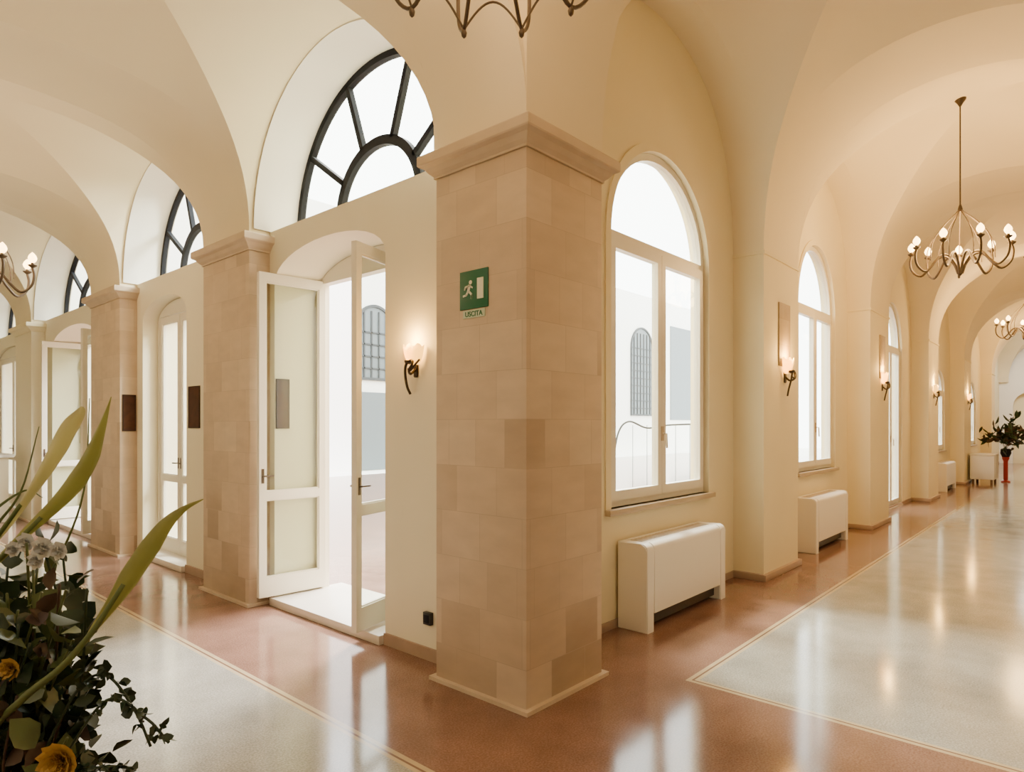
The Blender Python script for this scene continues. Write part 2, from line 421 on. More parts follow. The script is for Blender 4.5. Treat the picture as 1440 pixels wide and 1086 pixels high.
# ------------------------------------------------------------------ stone pillars
def capital_mesh(x0, x1, y0, y1, z0):
    prof = [(0.0, 0.0), (0.010, 0.0), (0.010, 0.012), (0.030, 0.03), (0.050, 0.055), (0.075, 0.068), (0.08, 0.075), (0.08, 0.122), (0.075, 0.13), (0.0, 0.13)]
    bm = bmesh.new(); rings = []
    for o, z in prof:
        rings.append([bm.verts.new((x, y, z0+z)) for x, y in ((x0-o, y0-o), (x1+o, y0-o), (x1+o, y1+o), (x0-o, y1+o))])
    for a, b in zip(rings[:-1], rings[1:]):
        for k in range(4): bm.faces.new((a[k], a[(k+1) % 4], b[(k+1) % 4], b[k]))
    bm.faces.new(rings[0][::-1]); bm.faces.new(rings[-1])
    return bm_mesh(bm, 'capital')
def pillar(x0, x1, y0, y1, label, ms=None):
    r = empty('stone_pillar', ((x0+x1)/2, (y0+y1)/2, 0)); lx, ly = (x1-x0)/2, (y1-y0)/2
    box('shaft', -lx, lx, -ly, ly, 0, 2.95, ms or M_STONE, r, bevel=0.006)
    obj_from('capital', capital_mesh(-lx, lx, -ly, ly, 2.95), M_PLASTER if ms else M_CAP, r)
    box('impost_block', -lx, lx, -ly, ly, 3.079, 3.131, M_VAULT, r)
    bm = bmesh.new(); bm_box(bm, -lx-.03, lx+.03, -ly-.03, ly+.03, 0, 0.022)
    obj_from('plinth', bm_mesh(bm, 'plinth'), M_CAP, r)
    tag(r, label, 'pillar'); return r
pillar(2.57, 3.27, 2.18, 2.88, 'square beige stone-block corner pillar with moulded capital')
for i, (a, b) in enumerate(L_PIERS):
    if i < 2: pillar(2.57, 2.80, a, b, 'beige stone-block wall pier with moulded capital')
    else: pillar(2.57, 2.80, a, b, 'plain cream plastered wall pier with moulded capital', M_WALLW)

# ------------------------------------------------------------------ fanlights in lunettes
def fanlight(idx, a, b):
    c = (a+b)/2; x = 2.99
    E = edge_pts(a+0.012, b-0.012, ZSL, RB_L, RC_L, 48)
    def sc(f): return [(c+(p[0]-c)*f, ZSL+(p[1]-ZSL)*f) for p in E]
    r = empty('window_%d' % idx, (0, 0, 0)); struct(r, 'semicircular fanlight with black iron spokes')
    o1, o2 = sc(1.0), sc(0.95)
    plate('frame', [o1+o2[::-1]], x, x+.05, 'L', M_IRON, r)
    i1, i2 = sc(0.47), sc(0.41)
    plate('glazing_bar', [i1+i2[::-1]], x, x+.05, 'L', M_IRON, r)
    for deg in (35, 70, 110, 145):
        an = math.radians(deg)
        best = min(E, key=lambda p: abs(math.atan2(p[1]-ZSL, p[0]-c)-an))
        R = math.hypot(best[0]-c, best[1]-ZSL)
        d = Vector((math.cos(an), math.sin(an))); q = Vector((-d.y, d.x))*0.022
        P0, P1 = Vector((c, ZSL))+d*R*0.45, Vector((c, ZSL))+d*R*0.97
        plate('glazing_bar', [[tuple(P0+q), tuple(P1+q), tuple(P1-q), tuple(P0-q)]], x, x+.045, 'L', M_IRON, r)
    box('bottom_rail', x, x+.05, a+.012, b-.012, ZSL, ZSL+.04, M_IRON, r)
    plate('glass', [sc(0.97)], x+.02, x+.026, 'L', M_GLASS, r)
for i, (a, b) in enumerate(L_BAYS): fanlight(i+1, a, b)
for a, b in L_BAYS:
    E1 = edge_pts(a+0.012, b-0.012, ZSL, RB_L, RC_L, 48)
    c = (a+b)/2
    E2 = [(c+(p[0]-c)*0.992, ZSL+(p[1]-ZSL)*0.992) for p in E1]
    struct(plate('trim_4', [E1+E2[::-1]], 2.60, 2.989, 'L', M_REVEAL), 'white plaster reveal of the lunette')

# ------------------------------------------------------------------ glazed doors (left wing)
def leaf(parent, hinge, end, z0, z1, pair_name='door_leaf'):
    hx, hy = hinge; ex, ey = end
    w = math.hypot(ex-hx, ey-hy); ang = math.atan2(ey-hy, ex-hx)
    r = empty(pair_name, (hx, hy, 0), (0, 0, ang), parent)
    s = 0.058; mid = z0+0.80
    out = [(0, z0), (w, z0), (w, z1), (0, z1)]
    h1 = [(s, z0+.16), (w-s, z0+.16), (w-s, mid), (s, mid)]
    h2 = [(s, mid+.07), (w-s, mid+.07), (w-s, z1-.075), (s, z1-.075)]
    plate('leaf_frame', [out, h1, h2], -0.022, 0.022, 'R', M_WOOD, r)
    for i, hh in enumerate((h1, h2)):
        plate('glass', [hh], -0.003, 0.003, 'R', M_GLASS, r)
        ins = 0.010
        q = [(hh[0][0]+ins, hh[0][1]+ins), (hh[1][0]-ins, hh[1][1]+ins), (hh[2][0]-ins, hh[2][1]-ins), (hh[3][0]+ins, hh[3][1]-ins)]
        plate('glazing_bead', [hh, q], -0.012, 0.012, 'R', M_WOOD, r)
    bm = bmesh.new()
    for sg in (1, -1):
        bm_tube(bm, [(w-.03, 0, 1.08), (w-.03, sg*.05, 1.08), (w-.11, sg*.055, 1.08)], 0.007)
    bm_box(bm, w-.041, w-.019, -.026, .026, 1.02, 1.14)
    obj_from('handle', bm_mesh(bm, 'handle', True, 40), M_CHAND, r)
    return r
def french_door(idx, na, nb, zsp, rise, oa, ob, mode, label, fx=3.17):
    r = empty('door_%d' % idx, (0, 0, 0)); struct(r, label)
    N_ = [(na+.004, 0.0)]+[(x*1.0, z-.004) for x, z in niche_pts(na+.004, nb-.004, zsp, rise)]+[(nb-.004, 0.0)]
    hole = [(oa, .06), (ob, .06), (ob, 2.74), (oa, 2.74)]
    plate('frame', [N_, hole], fx, fx+.08, 'L', M_WOOD, r)
    box('threshold', 2.70, 3.40, na+.004, nb-.004, 0, .065, M_SILL, r, bevel=.005)
    if mode == 'open':
        leaf(r, (fx+.02, ob-.01), (2.60, ob+.03), .08, 2.76)
        leaf(r, (fx+.02, oa+.01), (2.60, oa-.17), .08, 2.76)
    else:
        m = (oa+ob)/2
        leaf(r, (fx+.03, ob), (fx+.03, m+.003), .07, 2.73)
        leaf(r, (fx+.03, oa), (fx+.03, m-.003), .07, 2.73)
    return r
french_door(1, *L_NICHE[0], 3.92, 5.06, 'open', 'ivory wooden french door with glass panes, standing open')
french_door(2, *L_NICHE[1], 6.93, 8.03, 'closed', 'ivory wooden french door with glass panes, closed', 2.91)
french_door(3, *L_NICHE[2], 9.95, 11.7, 'open', 'ivory wooden french door with glass panes, standing open')
french_door(4, *L_NICHE[3], 13.6, 15.6, 'closed', 'ivory wooden french door with glass panes, closed', 2.80)

# ------------------------------------------------------------------ right windows
def rwindow(idx, cx, w, z0, sp, ri, dr):
    y = 2.67
    r = empty(('door_%d' if dr else 'window_%d') % idx, (0, 0, 0)); struct(r, 'arched ivory window with two casements and a fanlight' if not dr else 'arched glazed door')
    out = arch_shape(cx, w-.004, z0+.002, sp, ri-.002)
    fw = 0.06; tz = sp-.03
    lun = [(cx-(w/2-fw)*math.cos(pi*i/24), tz+.07+(sp+ri-fw-tz-.07)*math.sin(pi*i/24)) for i in range(25)]
    low = [(cx-w/2+fw, z0+fw), (cx+w/2-fw, z0+fw), (cx+w/2-fw, tz), (cx-w/2+fw, tz)]
    plate('frame', [out, lun, low], y, y+.07, 'R', M_WOOD, r)
    plate('glass', [lun], y+.03, y+.035, 'R', M_GLASS, r)
    for sgn in (-1, 1):
        a, b = (cx-w/2+fw-.01, cx-.002) if sgn < 0 else (cx+.002, cx+w/2-fw+.01)
        c = empty('casement', (0, 0, 0), parent=r)
        o = [(a, z0+fw-.01), (b, z0+fw-.01), (b, tz+.01), (a, tz+.01)]; s = .065
        i_ = [(a+s, z0+fw+s), (b-s, z0+fw+s), (b-s, tz-s), (a+s, tz-s)]
        plate('casement_frame', [o, i_], y-.018, y+.04, 'R', M_WOOD, c)
        plate('glass', [i_], y+.01, y+.015, 'R', M_GLASS, c)
    zc = max(1.25, z0+.55)
    bm = bmesh.new(); bm_box(bm, cx-.015, cx+.015, y-.028, y-.018, zc-.06, zc+.06)
    bm_tube(bm, [(cx, y-.02, zc), (cx, y-.06, zc), (cx, y-.065, zc-.12)], .009)
    obj_from('handle', bm_mesh(bm, 'handle', True, 40), M_SILLST, r)
    if not dr:
        box('sill', cx-w/2-.07, cx+w/2+.07, 2.58, 2.70, z0-.045, z0, M_SILLST, r, bevel=.006)
    else:
        box('threshold', cx-w/2, cx+w/2, 2.60, 2.95, 0, .03, M_SILL, r)
    E1 = arch_shape(cx, w+.14, z0, sp, ri+.07); E2 = arch_shape(cx, w, z0, sp, ri)
    plate('architrave', [E1+E2[::-1]], 2.618, 2.632, 'R', M_PLASTER, r)
for i, wv in enumerate(R_WIN): rwindow(5+i, *wv)

# ------------------------------------------------------------------ radiators
def radiator_proto():
    r = empty('radiator'); L = 1.34
    def prof(zb):
        q = [(0, zb), (0, .64), (-.20, .64)]
        for i in range(1, 7):
            a = pi/2*i/6; q.append((-.20-.05*math.sin(a), .59+.05*math.cos(a)))
        return q+[(-.25, zb)]
    def extr(x0, x1, zb, nm):
        bm = bmesh.new(); pr = prof(zb)
        A = [bm.verts.new((x0, y, z)) for y, z in pr]; B = [bm.verts.new((x1, y, z)) for y, z in pr]
        n = len(pr)
        for i in range(n): bm.faces.new((A[i], A[(i+1) % n], B[(i+1) % n], B[i]))
        bm.faces.new(A[::-1]); bm.faces.new(B)
        bmesh.ops.bevel(bm, geom=[e for e in bm.edges if abs(e.verts[0].co.x-e.verts[1].co.x) < 1e-6], offset=.008, segments=2, affect='EDGES')
        return obj_from(nm, bm_mesh(bm, nm, True, 35), M_WHITEP, r)
    extr(.10, L-.10, .13, 'body')
    extr(0, .10, 0, 'end_panel'); extr(L-.10, L, 0, 'end_panel')
    box('bottom_slot', .10, L-.10, -.19, -.02, .03, .135, M_DARK, r)
    bm = bmesh.new()
    for i in range(22): bm_box(bm, .1+i*.052, .135+i*.052, -.15, -.05, .636, .6425)
    obj_from('grille', bm_mesh(bm, 'grille'), M_SILLST, r)
    tag(r, 'white floor-standing fan coil radiator under a window', 'radiator', 'corridor radiators')
    return r
def copy_tree(root, loc, rot=None):
    n = root.copy(); COL.objects.link(n); n.location = loc
    if rot is not None: n.rotation_euler = rot
    for ch in root.children:
        c = ch.copy(); COL.objects.link(c); c.parent = n
        for g in ch.children:
            k = g.copy(); COL.objects.link(k); k.parent = c
    return n
rad = radiator_proto(); rad.location = (4.12, 2.61, 0)
copy_tree(rad, (7.98, 2.61, 0)); copy_tree(rad, (17.3, 2.61, 0))

# ------------------------------------------------------------------ chandeliers
def bulb_mesh():
    bm = bmesh.new(); bm_lathe(bm, [(0, -.002), (.015, 0), (.034, .026), (.040, .048), (.032, .076), (.014, .100), (0, .112)], 12)
    return bm_mesh(bm, 'bulb', True)
ARM_W = [(.012, .42), (.05, .37), (.15, .27), (.27, .12), (.33, -.02), (.34, -.18)]
ARM_A = [(.02, -.34), (.06, -.22), (.14, -.12), (.23, -.13), (.31, -.23), (.40, -.31), (.49, -.24), (.515, -.13), (.50, -.05)]
def arm_mesh(tw, ta, swag):
    bm = bmesh.new()
    bm_tube(bm, catmull([(r, 0, z) for r, z in ARM_W], 4), tw, 6)
    bm_tube(bm, catmull([(r, 0, z) for r, z in ARM_A], 4), ta, 8)
    if swag:
        A = 2*pi/10; sw = []
        for i in range(9):
            t = i/8; an = A*t
            sw.append((.40*math.cos(an), .40*math.sin(an), -.31+.13*math.sin(pi*t)))
        bm_tube(bm, catmull(sw, 2), .005, 6)
        bm_lathe(bm, [(0, -.35), (.010, -.34), (.013, -.325), (.008, -.31), (0, -.30)], 10, (.40, 0, 0))
    bm_lathe(bm, [(0, -.055), (.016, -.05), (.04, -.03), (.042, -.022), (.015, -.02), (.015, .0), (0, .0)], 14, (.5, 0, 0))
    return bm_mesh(bm, 'arm', True, 50)
ARM, ARM2, BULB = arm_mesh(.006, .0135, False), arm_mesh(.005, .0085, True), bulb_mesh()
def chandelier(x, y, z, ztop, power, label, rotz=0.2, n=8, s=1.0, arm=None):
    r = empty('chandelier', (x, y, z), (0, 0, rotz)); r.scale = (s, s, s)
    L = (ztop-z)/s
    bm = bmesh.new(); bm_tube(bm, [(0, 0, .40), (0, 0, L-.03)], .008, 8); bm_lathe(bm, [(0, .38), (.02, .39), (.026, .42), (.018, .45), (.008, .48), (0, .49)], 12)
    obj_from('rod', bm_mesh(bm, 'rod', True, 40), M_BRONZE, r)
    bm = bmesh.new(); bm_lathe(bm, [(0, L-.09), (.012, L-.085), (.03, L-.05), (.06, L-.01), (.062, L+.01), (0, L+.01)], 18)
    obj_from('canopy', bm_mesh(bm, 'canopy', True, 40), M_BRONZE, r)
    bm = bmesh.new(); bm_lathe(bm, [(0, -.37), (.012, -.36), (.03, -.33), (.026, -.30), (.012, -.28), (0, -.27)], 16)
    obj_from('hub', bm_mesh(bm, 'hub', True, 40), M_BRONZE, r)
    for i in range(n):
        a = 2*pi*i/n
        obj_from('arm', arm or ARM, M_CHAND, r, rot=(0, 0, a))
        obj_from('bulb', BULB, M_BULB, r, loc=(.5*math.cos(a), .5*math.sin(a), 0))
    tag(r, label, 'chandelier', 'wrought iron chandeliers')
    ld = bpy.data.lights.new('chandelier_light', 'POINT'); ld.energy = power; ld.color = (1, .62, .24) if x > 5 else (1, .72, .45); ld.shadow_soft_size = .35
    lo = bpy.data.objects.new('chandelier_light', ld); COL.objects.link(lo); lo.location = (x, y, z+.05)
    return r
chandelier(8.6, 1.05, 3.48, 5.08, 200, 'wrought iron chandelier with candle bulbs hanging from a long rod', .15, s=.93, n=9)
chandelier(16.0, .88, 3.50, 4.76, 165, 'wrought iron chandelier with lit candle bulbs farther down the corridor', s=.95)
chandelier(1.1, 7.16, 2.93, 4.31, 35, 'wrought iron chandelier with lit candle bulbs over the door corridor', .3, s=.85)
chandelier(1.83, 1.745, 3.61, 4.7, 22, 'wrought iron chandelier with candle bulbs beside the corner pillar', math.radians(41-18), s=1.05, n=10, arm=ARM2)
chandelier(25.0, .9, 3.48, 5.0, 170, 'added unseen wrought iron chandelier brightening the corridor end', .1, s=.95)  # added out of view to bring more light to the far end

# ------------------------------------------------------------------ sconces
def sconce_proto():
    r = empty('wall_sconce')
    bm = bmesh.new(); bm_box(bm, -.022, .022, -.012, 0, -.05, .07)
    bmesh.ops.bevel(bm, geom=list(bm.edges), offset=.005, segments=2, affect='EDGES')
    obj_from('backplate', bm_mesh(bm, 'bp', True, 40), M_BRONZE, r)
    bm = bmesh.new()
    bm_tube(bm, catmull([(0, -.01, .0), (0, -.05, -.03), (.025, -.085, -.01), (.05, -.08, .03), (.03, -.07, .055), (-.015, -.075, .03), (-.03, -.07, -.03), (-.035, -.05, -.11), (-.02, -.035, -.16)], 5), .0085, 8)
    bm_tube(bm, catmull([(0, -.07, .0), (.035, -.08, -.01), (.06, -.07, .02), (.09, -.05, .06)], 5), .007, 8)
    bm_lathe(bm, [(0, .02), (.03, .03), (.034, .045), (0, .046)], 14, (0, -.06, .01))
    obj_from('iron_scroll', bm_mesh(bm, 'scroll', True, 50), M_BRONZE, r)
    bm = bmesh.new(); prof = [(.03, .03), (.055, .045), (.075, .08), (.085, .12), (.09, .155)]
    rings = []
    for rr, z in prof:
        rings.append([bm.verts.new((rr*math.cos(pi+pi*k/14), -.012+rr*.75*math.sin(pi+pi*k/14), z+.012*math.sin(k*1.8)*(z > .1))) for k in range(15)])
    for a, b in zip(rings[:-1], rings[1:]):
        for k in range(14): bm.faces.new((a[k], a[k+1], b[k+1], b[k]))
    bmesh.ops.solidify(bm, geom=list(bm.faces), thickness=.004)
    obj_from('glass_shade', bm_mesh(bm, 'shade', True), M_SHADE, r)
    tag(r, 'wrought iron wall sconce with glowing amber glass shade', 'wall lamp', 'corridor wall sconces')
    return r
def sconce_light(x, y, z, e):
    ld = bpy.data.lights.new('sconce_light', 'POINT'); ld.energy = e; ld.color = (1, .56, .14); ld.shadow_soft_size = .04
    lo = bpy.data.objects.new('sconce_light', ld); COL.objects.link(lo); lo.location = (x, y, z)
sc = sconce_proto(); sc.location = (6.84, 2.33, 1.99)
sconce_light(6.84, 2.24, 2.21, 17)
for (x, y, z, rz) in [(11.05, 2.33, 2.08, 0), (15.45, 2.33, 2.1, 0), (20.4, 2.33, 2.1, 0), (2.75, 3.27, 1.86, -pi/2)]:
    n_ = copy_tree(sc, (x, y, z), (0, 0, rz))
    if rz: sconce_light(x-.08, y, z+.19, 9)
    else: n_.scale = (1.3, 1.1, 1.3); sconce_light(x, y-.09, z+.26, 17)
sc.scale = (1.2, 1.1, 1.2)
def stone_patch(x0, x1, z0, z1):
    o = box('stone_panel', x0, x1, 2.318, 2.332, z0, z1, M_STONED, bevel=.003)
    tag(o, 'exposed stone patch in the plaster behind the wall sconce', 'stone panel')
stone_patch(6.66, 6.98, 2.10, 2.74); stone_patch(10.88, 11.22, 2.2, 2.85)

# ------------------------------------------------------------------ sign on pillar (faces -X)
sg = empty('exit_sign', (2.57, 2.56, 2.15))
tag(sg, 'green emergency exit sign with white pictogram on the stone pillar', 'sign')
box('sign_board', -.008, 0, -.11, .11, 0, .215, M_GREEN, sg, bevel=.002)
def pic(polys, nm):
    plate(nm, [[(-a, b) for a, b in p] for p in polys], -.0105, -.0078, 'L', M_SIGNW, sg)
pic([[(.03, .05), (.078, .05), (.078, .165), (.03, .165)]], 'door_pictogram')
def limb(x0, z0, x1, z1, w):
    d = Vector((x1-x0, z1-z0)).normalized(); q = Vector((-d.y, d.x))*w/2
    return [(x0+q.x, z0+q.y), (x1+q.x, z1+q.y), (x1-q.x, z1-q.y), (x0-q.x, z0-q.y)]
fig = [[(-.022+.012*math.cos(2*pi*i/12), .148+.012*math.sin(2*pi*i/12)) for i in range(12)],
       limb(-.030, .135, -.040, .098, .019)]
pic(fig, 'figure_pictogram')
pic([limb(-.036, .099, -.014, .080, .013), limb(-.014, .086, -.018, .055, .012)], 'figure_pictogram')
pic([limb(-.042, .099, -.058, .078, .013), limb(-.055, .080, -.082, .076, .011)], 'figure_pictogram')
pic([limb(-.028, .130, -.006, .116, .009), limb(-.034, .130, -.062, .126, .009), limb(-.061, .129, -.070, .108, .009)], 'figure_pictogram')
box('caption_plate', -.006, 0, -.085, .085, -.050, -.006, M_SIGNP, sg)
tcu = bpy.data.curves.new('t', 'FONT'); tcu.body = 'USCITA'; tcu.size = .040; tcu.align_x = 'CENTER'; tcu.extrude = .0008; tcu.offset = .0008
to = bpy.data.objects.new('t', tcu); COL.objects.link(to); bpy.context.view_layer.update()
tme = bpy.data.meshes.new_from_object(to.evaluated_get(bpy.context.evaluated_depsgraph_get())); bpy.data.objects.remove(to)
tme.transform(Matrix(((0, 0, -1, -.0068), (-1, 0, 0, 0), (0, 1, 0, -.042), (0, 0, 0, 1)))); tme.materials.clear()
obj_from('lettering', tme, M_GREEN, sg)

ot = empty('wall_socket', (2.75, 3.14, .27)); tag(ot, 'small black wall socket near the pillar', 'socket')
box('socket_box', -.03, 0, -.035, .035, -.04, .04, M_DARK, ot, bevel=.004)
box('socket_face', -.034, -.03, -.025, .025, -.025, .025, M_IRON, ot, bevel=.001)

def picture(x, y, z, w, h, rz=0):
    r = empty('picture_frame', (x, y, z), (0, 0, rz)); tag(r, 'small dark brown framed picture on the corridor wall, the jamb one standing in for a reflection', 'picture', 'dark wall pictures')
    plate('frame', [[(-w/2, -h/2), (w/2, -h/2), (w/2, h/2), (-w/2, h/2)], [(-w/2+.012, -h/2+.012), (w/2-.012, -h/2+.012), (w/2-.012, h/2-.012), (-w/2+.012, h/2-.012)]], -.012, 0, 'L', M_PICF, r)
    box('print', -.008, 0, -w/2+.012, w/2-.012, -h/2+.012, h/2-.012, M_PIC, r)
picture(2.665, 8.26, 1.64, .14, .42, pi/2)
picture(2.75, 6.68, 1.68, .26, .42)
picture(2.82, 5.099, 1.68, .12, .42, pi/2)  # jamb picture stands in for a reflection in the open leaf's glass

# ------------------------------------------------------------------ bouquet
BQ = (.32, 1.598, 0)
bq = empty('flower_arrangement', (BQ[0], BQ[1], .56), (0, 0, math.radians(-48.42)))
tag(bq, 'large flower arrangement with green calla spathes and dark foliage', 'flowers')
bm = bmesh.new(); bm_lathe(bm, [(0, 0), (.07, 0), (.075, .02), (.11, .08), (.12, .12), (.09, .17), (.07, .19), (.085, .205), (.078, .205), (.062, .19), (0, .15)], 24)
obj_from('vase', bm_mesh(bm, 'vase', True, 50), M_VASE, bq)
def PX(u, v, y=0):   # bouquet design sheet -> local metres
    k = (1.3+y)/913
    return Vector(((u-720)*k+.983, y, 1.5+(598-v)*k-.56))
base = (0, 0, .18)
def spathe(pts, widths, mat, stem, fold=.5, name='calla_flower', twist=0.0):
    r = empty(name, parent=bq)
    P = catmull(pts, 6); n = len(P); bm = bmesh.new(); rows = []
    for i, p in enumerate(P):
        t = i/(n-1); k = t*(len(widths)-1); a = int(min(k, len(widths)-2)); w = widths[a]+(widths[a+1]-widths[a])*(k-a)
        d = (P[min(i+1, n-1)]-P[max(i-1, 0)]).normalized(); s = d.cross(Vector((0, 1, 0))).normalized()
        nn = s.cross(d); an = twist*(t-.5); s2 = s*math.cos(an)+nn*math.sin(an); n2 = nn*math.cos(an)-s*math.sin(an)
        row = []
        for j in range(9):
            q = -1+2*j/8
            row.append(bm.verts.new(p+s2*(w*q)+n2*(w*fold*(abs(q)**1.5)*1.2)))
        rows.append(row)
    for a, b in zip(rows[:-1], rows[1:]):
        for j in range(8): bm.faces.new((a[j], a[j+1], b[j+1], b[j]))
    bmesh.ops.solidify(bm, geom=list(bm.faces), thickness=.0015)
    obj_from('spathe', bm_mesh(bm, 'spathe', True), mat, r)
    bm = bmesh.new(); SP = catmull([Vector(base)]+[Vector(q) for q in stem]+[P[0], P[3], P[9]], 6)
    bm_tube(bm, SP, [.0075-.0035*i/(len(SP)-1) for i in range(len(SP))], 8)
    obj_from('stem', bm_mesh(bm, 'stem', True), M_STEM, r)
spathe([PX(-25, 812, -.10), PX(28, 757, -.10), PX(85, 700, -.10), PX(118, 652, -.10), PX(138, 605, -.10), PX(156, 558, -.09)], [.004, .007, .012, .018, .016, .009, .001], M_SPATHE, [PX(-60, 960, -.05), PX(-55, 870, -.08)], twist=.8)
spathe([PX(-25, 782, .0), PX(12, 735, .0), PX(45, 685, -.01), PX(72, 640, -.02), PX(92, 604, -.02), PX(112, 580, -.01), PX(116, 572, -.01)], [.004, .007, .010, .015, .018, .016, .008, .002], M_SPATHE2, [PX(-50, 900, .0)], twist=-.7)
spathe([PX(125, 895, -.20), PX(158, 848, -.19), PX(190, 795, -.17), PX(228, 740, -.14), PX(258, 715, -.12), PX(286, 702, -.11)], [.0045, .010, .017, .018, .011, .005, .001], M_SPATHE, [PX(-10, 1040, -.15), PX(30, 985, -.2), PX(85, 940, -.21)], twist=.9)
def blades():
    bm = bmesh.new()
    for pts in [[(-20, 960), (20, 880), (80, 790), (118, 690), (126, 560)], [(-40, 800), (-5, 740), (30, 690), (55, 600)], [(-40, 760), (-10, 720), (35, 690), (60, 700)]]:
        P = catmull([PX(u, v, .02) for u, v in pts], 6)
        P = [Vector(base)]+P
        bm_tube(bm, P, [.0045*(1-.8*i/(len(P)-1)) for i in range(len(P))], 6)
    obj_from('grass_blade', bm_mesh(bm, 'blade', True), M_STEM, bq)['kind'] = 'stuff'
blades()

def add_leaf(bm, p, d, up, L, W):
    d = d.normalized(); s = d.cross(up)
    if s.length < 1e-3: s = Vector((1, 0, 0))
    s.normalize(); nrm = s.cross(d)
    prof = [(0, 0), (.2, .6), (.45, 1), (.75, .75), (1, 0)]
    L_, C_, R_ = [], [], []
    for t, w in prof:
        c = p+d*(L*t)+nrm*(-.18*L*t*t)
        C_.append(bm.verts.new(c))
        if w > 0:
            L_.append(bm.verts.new(c+s*(W*w)+nrm*(W*.3*w))); R_.append(bm.verts.new(c-s*(W*w)+nrm*(W*.3*w)))
    for side in (L_, R_):
        bm.faces.new((C_[0], C_[1], side[0])); bm.faces.new((C_[1], C_[2], side[1], side[0]))
        bm.faces.new((C_[2], C_[3], side[2], side[1])); bm.faces.new((C_[3], C_[4], side[2]))
def rv(): return Vector((random.uniform(-1, 1), random.uniform(-1, 1), random.uniform(-1, 1)))
def foliage(parent, stems, mat, nleaf, L, W, name='foliage', spread=.02, kmin=.25):
    bm = bmesh.new()
    for st in stems:
        P = catmull(st, 8); bm_tube(bm, P, .0025, 5)
        n = len(P)
        for i in range(nleaf):
            k = random.uniform(kmin, 1); p = P[int(k*(n-1))]+rv()*spread
            a = P[min(int(k*(n-1))+1, n-1)]-P[max(int(k*(n-1))-1, 0)]
            add_leaf(bm, p, a.normalized()*.5+rv(), rv(), L*random.uniform(.6, 1.4), W*random.uniform(.6, 1.4))
    o = obj_from(name, bm_mesh(bm, name, True), mat, parent); o['kind'] = 'stuff'; return o
B0 = Vector(base)
def mk(n, u0, u1, v0, v1, y0, y1):
    out = []
    for i in range(n):
        u = random.uniform(u0, u1); vv = v0+max(0, u-70)*.6
        e = PX(u, random.uniform(min(vv, v1-20), v1), random.uniform(y0, y1)); out.append([B0, B0*.45+e*.55+rv()*.04, e])
    return out
foliage(bq, mk(34, -60, 160, 750, 1070, -.18, .14), M_LEAF, 22, .040, .018, 'foliage', .03)
foliage(bq, mk(16, -40, 150, 750, 1000, -.18, .1), M_LEAF2, 14, .045, .011, 'foliage', .03)
foliage(bq, mk(9, -40, 120, 810, 1040, -.2, .0), M_LEAF2, 6, .06, .022, 'foliage', .03)
foliage(bq, mk(8, -60, 120, 800, 1040, -.18, .0), M_LEAF3, 12, .038, .015, 'foliage', .03)
foliage(bq, [[PX(60, 1060, -.15), PX(110, 970, -.16), PX(150, 950, -.16), PX(190, 1000, -.16), PX(212, 1050, -.16)],
             [PX(80, 1080, -.15), PX(150, 985, -.18), PX(205, 1010, -.18), PX(238, 1045, -.18)],
             [PX(60, 1100, -.14), PX(110, 1085, -.16), PX(150, 1078, -.16), PX(185, 1080, -.16)]], M_LEAF, 34, .016, .008, 'foliage_spray', .008)
def blossom(u, v, y, R, mat, n=9, layers=2):
    bm = bmesh.new(); c = PX(u, v, y)
    for l in range(layers):
        for i in range(n):
            a = 2*pi*(i+.5*l)/n; el = .15+.9*l/max(1, layers-1)
            d = Vector((math.cos(a)*math.cos(el), -math.sin(el), math.sin(a)*math.cos(el)))
            add_leaf(bm, c, d, Vector((0, 1, .1)), R*(1-.15*l), R*.42)
    obj_from('blossom', bm_mesh(bm, 'blossom', True), mat, bq)
for (u, v, y, R, m) in [(62, 770, -.16, .022, M_PETALW), (38, 762, -.14, .019, M_PETALW), (84, 774, -.16, .018, M_PETALW), (52, 788, -.16, .017, M_PETALW), (20, 772, -.14, .016, M_PETALW)]:
    blossom(u, v, y, R, m, 7)
blossom(85, 1070, -.25, .036, M_PETALO, 11, 4); blossom(15, 940, -.16, .022, M_PETALO, 9, 3)
tb = empty('pedestal_table', (BQ[0], BQ[1], 0)); tag(tb, 'round dark wooden pedestal table holding the flower arrangement', 'table')
bm = bmesh.new(); bm_lathe(bm, [(0, .53), (.24, .53), (.26, .54), (.26, .555), (.25, .56), (0, .56)], 36); obj_from('table_top', bm_mesh(bm, 'tt', True, 40), M_DKWOOD, tb)
bm = bmesh.new(); bm_lathe(bm, [(0, 0), (.17, 0), (.17, .02), (.05, .06), (.03, .12), (.045, .25), (.03, .42), (.06, .53), (0, .53)], 24); obj_from('table_base', bm_mesh(bm, 'tbase', True, 40), M_DKWOOD, tb)

